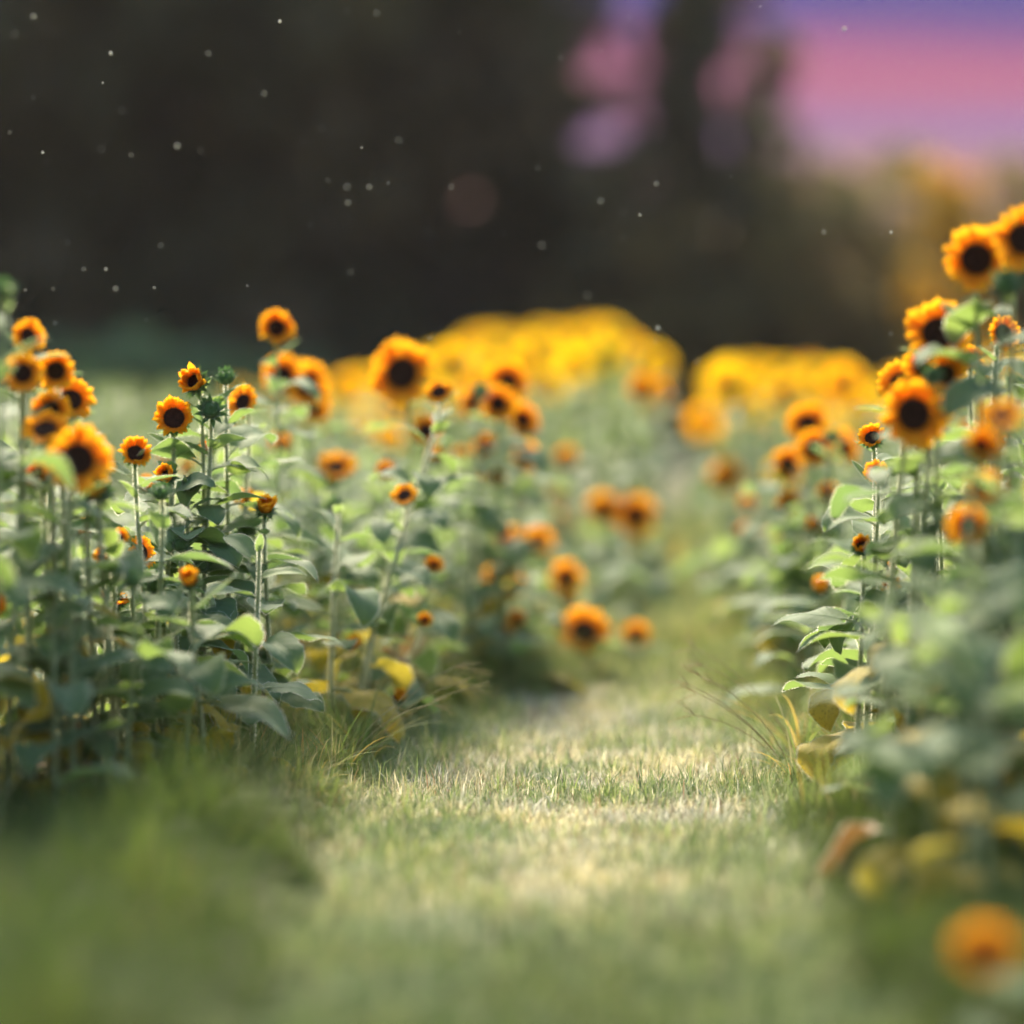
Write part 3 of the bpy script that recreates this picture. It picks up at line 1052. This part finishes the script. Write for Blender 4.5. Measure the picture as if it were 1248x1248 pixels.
ORD = ['leftmost', 'second', 'third', 'fourth', 'fifth', 'sixth', 'seventh', 'eighth', 'ninth', 'tenth']
fillers = {}
for k, (X, Y) in enumerate(FILL):
    px = 624 + X / Y * FPX
    ytop = skyline(px) + abs(rnd.gauss(0, 55)) + (80 if Y < 8.2 and px < 900 else 15 if Y < 8.2 else 0) - (35 if Y > 9.6 else 0)
    # keep clear of the faces of the hero blooms that stand behind
    for hx, hy, hd, hY in hero_heads:
        if hY > Y - .2 and abs(px - hx) < hd * .6 + 22 and ytop < hy + hd * .75 and hy < 760:
            ytop = hy + hd * .75 + rnd.uniform(0, 30)
    z = CAM_H - (ytop - HOR) / FPX * Y
    z = max(.30, min(1.5, z))
    top = Vector((X + rnd.uniform(-.04, .04), Y - rnd.uniform(0, .05), z))
    u = rnd.random()
    kind, kk = ('none', 'n') if u < .45 else (('bud', 'b') if u < .80 else (rnd.choice(['cup', 'half', 'open']), 'o'))
    if Y < 7.6:
        kind, kk = 'none', 'n'
    s = 'c' if Y > 12.5 else ('l' if X < left_edge(Y) else 'r')
    size = rnd.uniform(.026, .040) if kind == 'bud' else rnd.uniform(.04, .055)
    fo = sunflower(Vector((X, Y, -.01)), top, size, facing(rnd.uniform(-50, 50), rnd.uniform(20, 65)), kind, fill_label(px, Y, z, kk),
              {'l': LG, 'r': RG, 'c': CG}[s] + {'n': ', bloomless', 'b': ', in bud', 'o': ', half hidden'}[kk], 1000 + k,
              dry=.28 if Y < 8.6 else .1, leaves=int(7 + 8 * min(1, z / 1.1)), hairy=abs(Y - 9) < .9, leaf_size=rnd.uniform(.95, 1.2), low=.06)
    fillers.setdefault(fo['label'], []).append((px, fo))
for lab, objs in fillers.items():
    if len(objs) > 1:
        for k, (px, fo) in enumerate(sorted(objs, key=lambda q: q[0])):
            fo['label'] = ('leftmost ' + lab) if k == 0 else f'{lab}, {ORD[min(k, 9)]} from left'


# ------------------------------------------------------------------ far sunflowers beyond the bend: one mass
def far_field():
    V, T, C, o = [], [], [], 0

    def put(v, t, c):
        nonlocal o
        v = np.asarray(v)
        V.append(v)
        T.append(np.asarray(t) + o)
        C.append(np.broadcast_to(np.asarray(c, float), (len(v), 3)))
        o += len(v)

    lm = LEAVES[1]
    lv = np.array([v.co[:] for v in lm.vertices])
    lt = np.array([p.vertices[:] for p in lm.polygons])
    rm = {k: RINGS[('open', PETAL.name, k)] for k in range(3)}
    rv = {k: np.array([v.co[:] for v in r_.vertices]) for k, r_ in rm.items()}
    rt = {k: np.array([p.vertices[:] for p in r_.polygons]) for k, r_ in rm.items()}

    def xf(M, v):
        M = np.array(M)
        return v @ M[:3, :3].T + M[:3, 3]

    r = random.Random(5)
    plants = []
    for it in range(2600):                      # body of the far rows
        Y = r.uniform(15, 34)
        half = 624 / FPX * Y + .5
        X = r.uniform(-half, half)
        if left_edge(Y) - .05 < X < right_edge(Y) + .05:
            continue
        px = 624 + X / Y * FPX
        tall = interp(px, [(-200, 470), (90, 466), (230, 470), (330, 478), (430, 478), (540, 445), (575, 425), (640, 412), (740, 412), (800, 445), (835, 490), (850, 490), (880, 462), (960, 455), (1030, 470), (1060, 478), (1300, 440)])
        if px < 260:
            bloom = 0
        elif px < 430:
            bloom = .12
        else:
            bloom = .9
        ytop = tall + (abs(r.gauss(0, 26)) - 6) * 22 / Y
        z = CAM_H - (ytop - HOR) / FPX * Y
        plants.append((X, Y, z, bloom))
        if len(plants) > 620:
            break
    for X, Y, z, bloom in plants:
        base = np.array([X, Y, -.02])
        sx = r.uniform(-.05, .05)
        s = .009
        put([(X - s, Y, 0), (X + s, Y, 0), (X + sx + s, Y, z), (X + sx - s, Y, z), (X, Y - s, 0), (X, Y + s, 0), (X + sx, Y + s, z), (X + sx, Y - s, z)],
            [(0, 1, 2), (0, 2, 3), (4, 5, 6), (4, 6, 7)], (.22, .30, .13))
        for k in range(9):
            u = .25 + .7 * k / 9
            g = r.uniform(.8, 1.25)
            M = leaf_matrix(Vector((X + sx * u, Y, z * u)), r.uniform(0, 6.28), r.uniform(-.4, .4), r.uniform(.13, .22) * (1 - .35 * u))
            put(xf(M, lv[25:]), lt[(lt >= 25).all(1)] - 25, (.075 * g, .14 * g, .058 * g))
        if r.random() < bloom:
            kk = r.randrange(3)
            f = facing(r.uniform(-35, 35), r.uniform(-5, 35))
            R = r.uniform(.085, .135)
            P = Vector((X + sx, Y, z))
            M = face_matrix(P, f, r.uniform(0, 6), R)
            g = r.uniform(0, 1)
            put(xf(M, rv[kk]), rt[kk], (.97, .60 + .14 * g, .012))
            dv = np.array([(0, 0, .1)] + [(.36 * math.cos(a), .36 * math.sin(a), .05) for a in np.linspace(0, 6.283, 9)[:-1]])
            put(xf(M, dv), [(0, i + 1, (i + 1) % 8 + 1) for i in range(8)], (.10, .045, .012))
            bv = np.array([(0, 0, -.35)] + [(.45 * math.cos(a), .45 * math.sin(a), -.05) for a in np.linspace(0, 6.283, 9)[:-1]])
            put(xf(M, bv), [(0, (i + 1) % 8 + 1, i + 1) for i in range(8)], (.09, .17, .05))
    return arr_mesh('sunflower_field', np.concatenate(V), np.concatenate(T), [FIELD], np.concatenate(C))


link('sunflower_field', far_field(), kind='stuff', label='far mass of blurred yellow sunflowers on both sides of the narrowing path', cat='sunflowers')

# ------------------------------------------------------------------ grass tufts with seed heads at the margins
def tuft(pos, h, n, seed, label, seeds=2, lean_to=0.0, col=None):
    r = random.Random(seed)
    root = link('grass_tuft', None, label=label, cat='grass', group='seeding grass tufts beside the path')
    root.location = pos
    for k in range(n):
        az = r.uniform(0, 6.28) if r.random() < .5 else lean_to + r.gauss(0, .7)
        L_ = h * r.uniform(.5, 1.3)
        lean, cv = r.uniform(.1, .6), r.uniform(.5, 1.7)
        w = r.uniform(.004, .008)
        p = Vector((r.uniform(-.02, .02), r.uniform(-.02, .02), 0))
        o = Vector((math.cos(az), math.sin(az), 0))
        s = Vector((-o.y, o.x, 0))
        pts = []
        for i in range(8):
            t = i / 7
            ww = w * (1 - t ** 2) * .5
            pts += [p - s * ww, p + Vector((0, 0, -ww * .5)), p + s * ww]
            a = lean + cv * t
            p = p + (o * math.sin(a) + Vector((0, 0, math.cos(a)))) * L_ / 7
        b = MB()
        b.grid(pts, 8, 3)
        c = r.choice([(.20, .28, .07), (.28, .33, .10), (.15, .23, .06), (.50, .38, .10), (.52, .30, .09), (.45, .44, .24)])
        link('blade', arr_mesh('blade', b.v, b.t, [GRASS], np.tile(c, (len(b.v), 1))), root)
    for k in range(seeds):
        az = lean_to + r.gauss(0, .5)
        o = Vector((math.cos(az), math.sin(az), 0))
        path, p = [], Vector((0, 0, 0))
        L_ = h * r.uniform(1.2, 1.6)
        lean, cv = r.uniform(.3, .6), r.uniform(.6, 1.1)
        for i in range(9):
            path.append(p.copy())
            a = lean + cv * i / 8
            p = p + (o * math.sin(a) + Vector((0, 0, math.cos(a)))) * L_ / 8
        b = MB()
        b.tube(path, [.0014] * 9, 5)
        st = link('seed_stalk', b.mesh('seed_stalk', [SEED]), root)
        d = (path[-1] - path[-2]).normalized()
        for q in range(r.randint(4, 6)):
            dv = (d + Vector((r.gauss(0, .45), r.gauss(0, .3), r.gauss(0, .4)))).normalized()
            b = MB()
            ln = r.uniform(.05, .085)
            pp = [path[-1] + dv * ln * i / 6 + Vector((0, 0, -.010 * (i / 6) ** 2)) for i in range(7)]
            b.tube(pp, [.0009] * 7, 4)
            for e in range(14):
                c_ = pp[0].lerp(pp[-1], (e + 1) / 14)
                sd_ = Vector((r.gauss(0, 1), r.gauss(0, 1), r.gauss(0, 1))).normalized() * .0028
                b.add([c_, c_ + dv * .004 + sd_, c_ + dv * .007], [(0, 1, 2)])
            link('seed_spike', b.mesh('seed_spike', [SEED]), st)


tuft(Vector((0.87, 9.0, 0)), .30, 20, 1, 'tuft of seeding grass leaning into the path from the right row', 4, math.pi)
tuft(Vector((0.92, 9.35, 0)), .34, 16, 2, 'grass tuft with a long arching seed stalk behind the right one', 2, math.pi * .95)
tuft(Vector((0.94, 8.75, 0)), .22, 18, 3, 'short grass tuft with orange dry blades under the right row', 0, math.pi)
tuft(Vector((-.54, 9.0, 0)), .26, 24, 4, 'thick grass tuft at the foot of the focused left cluster', 2, .3)
tuft(Vector((-.47, 9.2, 0)), .32, 18, 5, 'tall open grass tuft reaching over the left path edge', 3, .4)
tuft(Vector((-.60, 8.7, 0)), .24, 24, 6, 'grass tuft under the drooping leaves of the left cluster', 0, .2)
tuft(Vector((-.56, 8.3, 0)), .20, 24, 7, 'low dense grass tuft along the left path edge', 0, .2)
tuft(Vector((-.44, 7.0, 0)), .16, 7, 8, 'small green grass tuft with one long blade lying over the path', 0, .1)
tuft(Vector((-.45, 9.9, 0)), .30, 16, 9, 'soft blurred grass tuft farther along the left edge', 2, .3)
tuft(Vector((.92, 9.9, 0)), .26, 16, 10, 'soft blurred grass tuft farther along the right edge', 1, math.pi)


# leaves that dropped beside the rows
for k, (X, Y, sz, meshes, lab) in enumerate([
        (-.66, 8.45, .15, YELLOW, 'yellow fallen leaf resting in the grass under the focused left cluster'),
        (-.98, 7.75, .16, DRY, 'brown curled fallen leaf in the grass near the left border'),
        (-1.05, 7.3, .15, YELLOW, 'yellow fallen leaf lowest at the left border'),
        (-.86, 8.0, .12, DRY, 'small brown fallen leaf left of the yellow one'),
        (-.72, 8.9, .13, YELLOW, 'yellow fallen leaf between the stems of the focused left cluster')]):
    M = Matrix.Translation((X, Y, .07)) @ Matrix.Rotation(k * 1.4 + 3.4, 4, 'Z') @ Matrix.Rotation(-.1, 4, 'Y') @ Matrix.Scale(sz, 4)
    link('fallen_leaf', meshes[k % 2], None, M, lab, 'leaf', 'fallen leaves beside the rows')


# ------------------------------------------------------------------ trees
def crown_mesh(name, H, R, low, n, leaf, cols, w, seed, squash=1.0):
    """leafy faces in clumps through the crown's volume, uneven outline, gaps between the clumps"""
    g = np.random.default_rng(seed)
    nc = 46
    cz = low + (H - low) * g.beta(1.1, 1.2, nc)
    tt = (cz - low) / (H - low)
    prof = R * np.sqrt(np.clip(1 - (2 * tt - .85) ** 2 / 1.5, .12, 1))
    a = g.uniform(0, 6.283, nc)
    rr = prof * np.sqrt(g.uniform(.05, 1, nc))
    cen = np.stack([rr * np.cos(a), rr * np.sin(a) * squash, cz], 1)
    cr = g.uniform(.55, 1.25, nc) * R * .33
    idx = g.integers(0, nc, n)
    d = g.normal(0, 1, (n, 3))
    d /= np.linalg.norm(d, axis=1)[:, None]
    p = cen[idx] + d * (cr[idx] * g.uniform(.25, 1, n) ** .5)[:, None]
    p[:, 2] = np.maximum(p[:, 2], .15)
    u = g.normal(0, 1, (n, 3))
    u /= np.linalg.norm(u, axis=1)[:, None]
    v = np.cross(u, g.normal(0, 1, (n, 3)))
    v /= np.linalg.norm(v, axis=1)[:, None]
    s = leaf * g.uniform(.6, 1.3, n)[:, None]
    V = np.stack([p - u * s, p + v * s * .45, p + u * s, p - v * s * .45], 1).reshape(-1, 3)
    o = (np.arange(n) * 4)[:, None, None]
    T = (np.array([[0, 1, 2], [0, 2, 3]])[None] + o).reshape(-1, 3)
    clump = np.array(cols)[g.choice(len(cols), nc, p=np.array(w) / sum(w))]
    c = clump[idx] * g.uniform(.7, 1.3, (n, 1))
    return arr_mesh(name, V, T, [FOLIAGE], np.repeat(c, 4, 0), smooth=False), cen


def trunk_mesh(H, r0, cen, seed):
    r = random.Random(seed)
    b = MB()
    path = [Vector((.15 * math.sin(i * .9 + seed), .15 * math.cos(i * .7), H * .82 * i / 9)) for i in range(10)]
    path[0] = Vector((0, 0, -.1))
    b.tube(path, [r0 * (1.25 if i == 0 else 1) * (1 - .85 * i / 9) for i in range(10)], 9)
    for c in list(cen)[:14]:
        c = Vector(c)
        k = max(1, min(8, int(c.z * .7 / (H * .82) * 9)))
        s = path[k]
        m_ = s.lerp(c, .5) + Vector((0, 0, .2))
        b.tube([s, m_, c], [r0 * .32, r0 * .2, r0 * .06], 5)
    return b.mesh('trunk', [BARK])


DARK = [(.085, .092, .048), (.10, .10, .052), (.125, .108, .060), (.075, .082, .046), (.135, .112, .066)]
KINDS = {}
for k, (H, R, low, n, lf, cols, w) in {
    'oak': (14, 3.4, .3, 8500, .34, DARK, [3, 3, 2, 2, 1]),
    'maple': (13, 3.0, .3, 8500, .32, DARK, [2, 3, 2, 3, 1]),
    'dense': (15, 3.8, .2, 10000, .36, DARK, [3, 2, 1, 3, .6]),
    'low_olive': (4.6, 1.7, .1, 5000, .17, [(.22, .19, .075), (.25, .20, .08), (.16, .15, .065)], [2, 1, 1]),
    'low_brown': (4.0, 1.6, .1, 5000, .16, [(.24, .18, .13), (.27, .19, .14), (.20, .16, .10)], [2, 2, 1]),
    'yellow': (4.4, .62, .2, 3200, .13, [(.65, .42, .04), (.55, .37, .04), (.42, .32, .06)], [2, 2, 1]),
    'green_bush': (1.45, 1.0, .05, 3000, .10, [(.10, .19, .10), (.12, .21, .09), (.09, .16, .09)], [2, 2, 1]),
    'spray': (2.6, .40, .5, 170, .16, DARK, [3, 3, 2, 2, 1]),
}.items():
    cm, cen = crown_mesh('crown_' + k, H, R, low, n, lf, cols, w, len(k) * 7 + int(H * 10))
    KINDS[k] = (cm, trunk_mesh(H, max(.04, H * .018), cen, 3), H)


def tree(kind, X, Y, s, rz, label, name='tree', group='trees of the dark wood behind the field', cat='tree', z=0.0):
    cm, tm, H = KINDS[kind]
    root = link(name, None, label=label, cat=cat, group=group)
    root.location = (X, Y, z)
    root.rotation_euler = (0, 0, rz)
    root.scale = (s, s, s)
    link('trunk', tm, root)
    link('crown', cm, root)
    return root


WOOD = 'tall dark tree in the shaded wood behind the sunflowers'
front = [(-13.4, 52, 'oak', 1.0, 'tall dark tree at the far left end of the shaded wood'), (-9.6, 50, 'dense', .95, 'tall dark tree above the green bushes at the left of the wood'),
         (-6.2, 51, 'maple', 1.05, 'tall dark tree behind the focused left cluster'), (-3.2, 50, 'oak', 1.0, 'tall dark tree behind the large round bloom'),
         (-1.15, 51.5, 'maple', .9, 'tall dark tree just left of the bright slot of sky'), (3.30, 50.5, 'maple', .60, 'dark tree between the slot of sky and the open dusk sky')]
for k, (X, Y, kd, s, lab) in enumerate(front):
    t_ = tree(kd, X, Y, s, k * 1.3, lab)
    if k == 5:
        t_.scale = (.36, .5, .82)
        t_.rotation_euler = (0, 0, 0)
tree('spray', 1.85, 49, 2.6, 0, 'sparse young tree standing in the bright slot of sky')
tree('spray', 4.1, 49, 2.3, 1, 'sparse young tree at the left end of the open dusk sky')
tree('spray', 3.75, 49.5, 3.0, 2.2, 'thin leafy tree fringing the dark one by the dusk sky')
for k in range(7):
    tree(['dense', 'oak', 'maple'][k % 3], -17.5 + k * 2.65, 57 + (k % 2) * 2.5, 1.08, k * 2.1, ['leftmost', 'second', 'third', 'fourth', 'fifth', 'sixth', 'rightmost'][k] + ' dark tree in the rear rank of the shaded wood', group='second rank of the dark wood')
rightlow = [(2.0, 49, 'low_olive', .82, 'low dark shrub under the bright slot of sky'), (2.9, 50, 'low_olive', 1.05, 'olive shrub beside the slot of sky'),
            (4.9, 48, 'low_olive', .92, 'olive green shrub under the dusk sky'), (5.9, 50, 'low_brown', .98, 'mauve brown shrub under the dusk sky'),
            (7.3, 50, 'low_brown', 1.0, 'brown shrub behind the yellow birch'), (8.9, 49, 'low_olive', .95, 'olive shrub behind the top right sunflowers'),
            (10.4, 50, 'low_brown', 1.05, 'brown shrub farthest right among the low shrubs'), (6.4, 53, 'low_olive', 1.05, 'shrub behind the mauve brown one'), (3.6, 54, 'low_brown', 1.1, 'shrub at the foot of the tree by the dusk sky')]
for k, (X, Y, kd, s, lab) in enumerate(rightlow):
    tree(kd, X, Y, s, k * 1.9, lab, 'shrub', 'low shrubs under the dusk sky', 'shrub')
tree('yellow', 6.5, 44.5, .98, .4, 'slender yellow leaved birch left of the top right sunflowers', 'yellow_birch', None, 'tree')
for k, (X, Y, s) in enumerate([(-6.4, 39, .98), (-5.2, 38.5, 1.0), (-4.1, 39.5, .92), (-3.1, 40, .85), (-7.6, 40, .95)]):
    tree('green_bush', X, Y, s, k * 2.0, ['soft green bush behind the left row, second from the border', 'soft green bush seen in the gap left of the focused cluster', 'soft green bush just left of the tall lone bloom',
         'soft green bush behind the tall lone bloom', 'soft green bush behind the left border group'][k], 'bush', 'green bushes behind the left row', 'bush')

# ------------------------------------------------------------------ floating fluff in the air
b = MB()
r = random.Random(12)
spots = [(18, 42), (135, 65), (52, 186), (216, 178), (341, 26), (459, 16), (322, 114), (423, 228), (450, 228), (424, 247), (102, 328), (129, 328), (141, 352), (660, 299), (732, 245), (800, 224), (1029, 35), (716, 360),
         (1086, 283), (1004, 283), (254, 65), (41, 20), (780, 262), (486, 171), (550, 228), (850, 440), (802, 400)]
spots += [(r.uniform(0, 1100), r.uniform(0, 430)) for _ in range(42)]
ico = [Vector(p).normalized() for p in [(0, 0, 1), (.89, 0, .45), (.28, .85, .45), (-.72, .53, .45), (-.72, -.53, .45), (.28, -.85, .45), (.72, .53, -.45), (-.28, .85, -.45), (-.89, 0, -.45), (-.28, -.85, -.45), (.72, -.53, -.45), (0, 0, -1)]]
icf = [(0, 1, 2), (0, 2, 3), (0, 3, 4), (0, 4, 5), (0, 5, 1), (1, 6, 2), (2, 7, 3), (3, 8, 4), (4, 9, 5), (5, 10, 1), (6, 7, 2), (7, 8, 3), (8, 9, 4), (9, 10, 5), (10, 6, 1), (11, 7, 6), (11, 8, 7), (11, 9, 8), (11, 10, 9), (11, 6, 10)]
for k, (x_, y_) in enumerate(spots):
    Yd = r.choice([r.uniform(7.9, 8.6), r.uniform(9.3, 10.6)])
    c = pix(x_, y_, Yd)
    rad_ = r.uniform(.0034, .0056) if k < 27 else r.uniform(.0014, .0034)
    b.add([c + q * rad_ for q in ico], icf)
m, N, L = new_mat('plant_fluff')
cc = rgbmix(N, L, (.75, .74, .62), (.6, .6, .5), noise_tex(N, L, 5, 2))
plant_shader(m, N, L, cc, cc, .5, .8, .2)
link('floating_fluff', b.mesh('floating_fluff', [m]), kind='stuff', label='pale specks of plant fluff drifting in the air', cat='fluff')
# ------------------------------------------------------------------ the hazy air over the field
m, N, L = new_mat('haze_air')
pv = N.new('ShaderNodeVolumePrincipled')
pv.inputs['Color'].default_value = (.95, .93, .86, 1)
pv.inputs['Density'].default_value = 0.00022
pv.inputs['Anisotropy'].default_value = 0.2
o_ = N.new('ShaderNodeOutputMaterial')
L.new(pv.outputs[0], o_.inputs['Volume'])
c8 = [(x_, y_, z_) for x_ in (-310, 310) for y_ in (-70, 430) for z_ in (-1.2, 17.5)]
hz = arr_mesh('haze', c8, [(0, 1, 3), (0, 3, 2), (4, 6, 7), (4, 7, 5), (0, 4, 5), (0, 5, 1), (2, 3, 7), (2, 7, 6), (0, 2, 6), (0, 6, 4), (1, 5, 7), (1, 7, 3)], [m], smooth=False)
link('haze', hz, kind='stuff', label='thin warm haze in the air over the field', cat='haze')
print('plants', PLANT_COUNT[0], 'objects', len(bpy.data.objects))
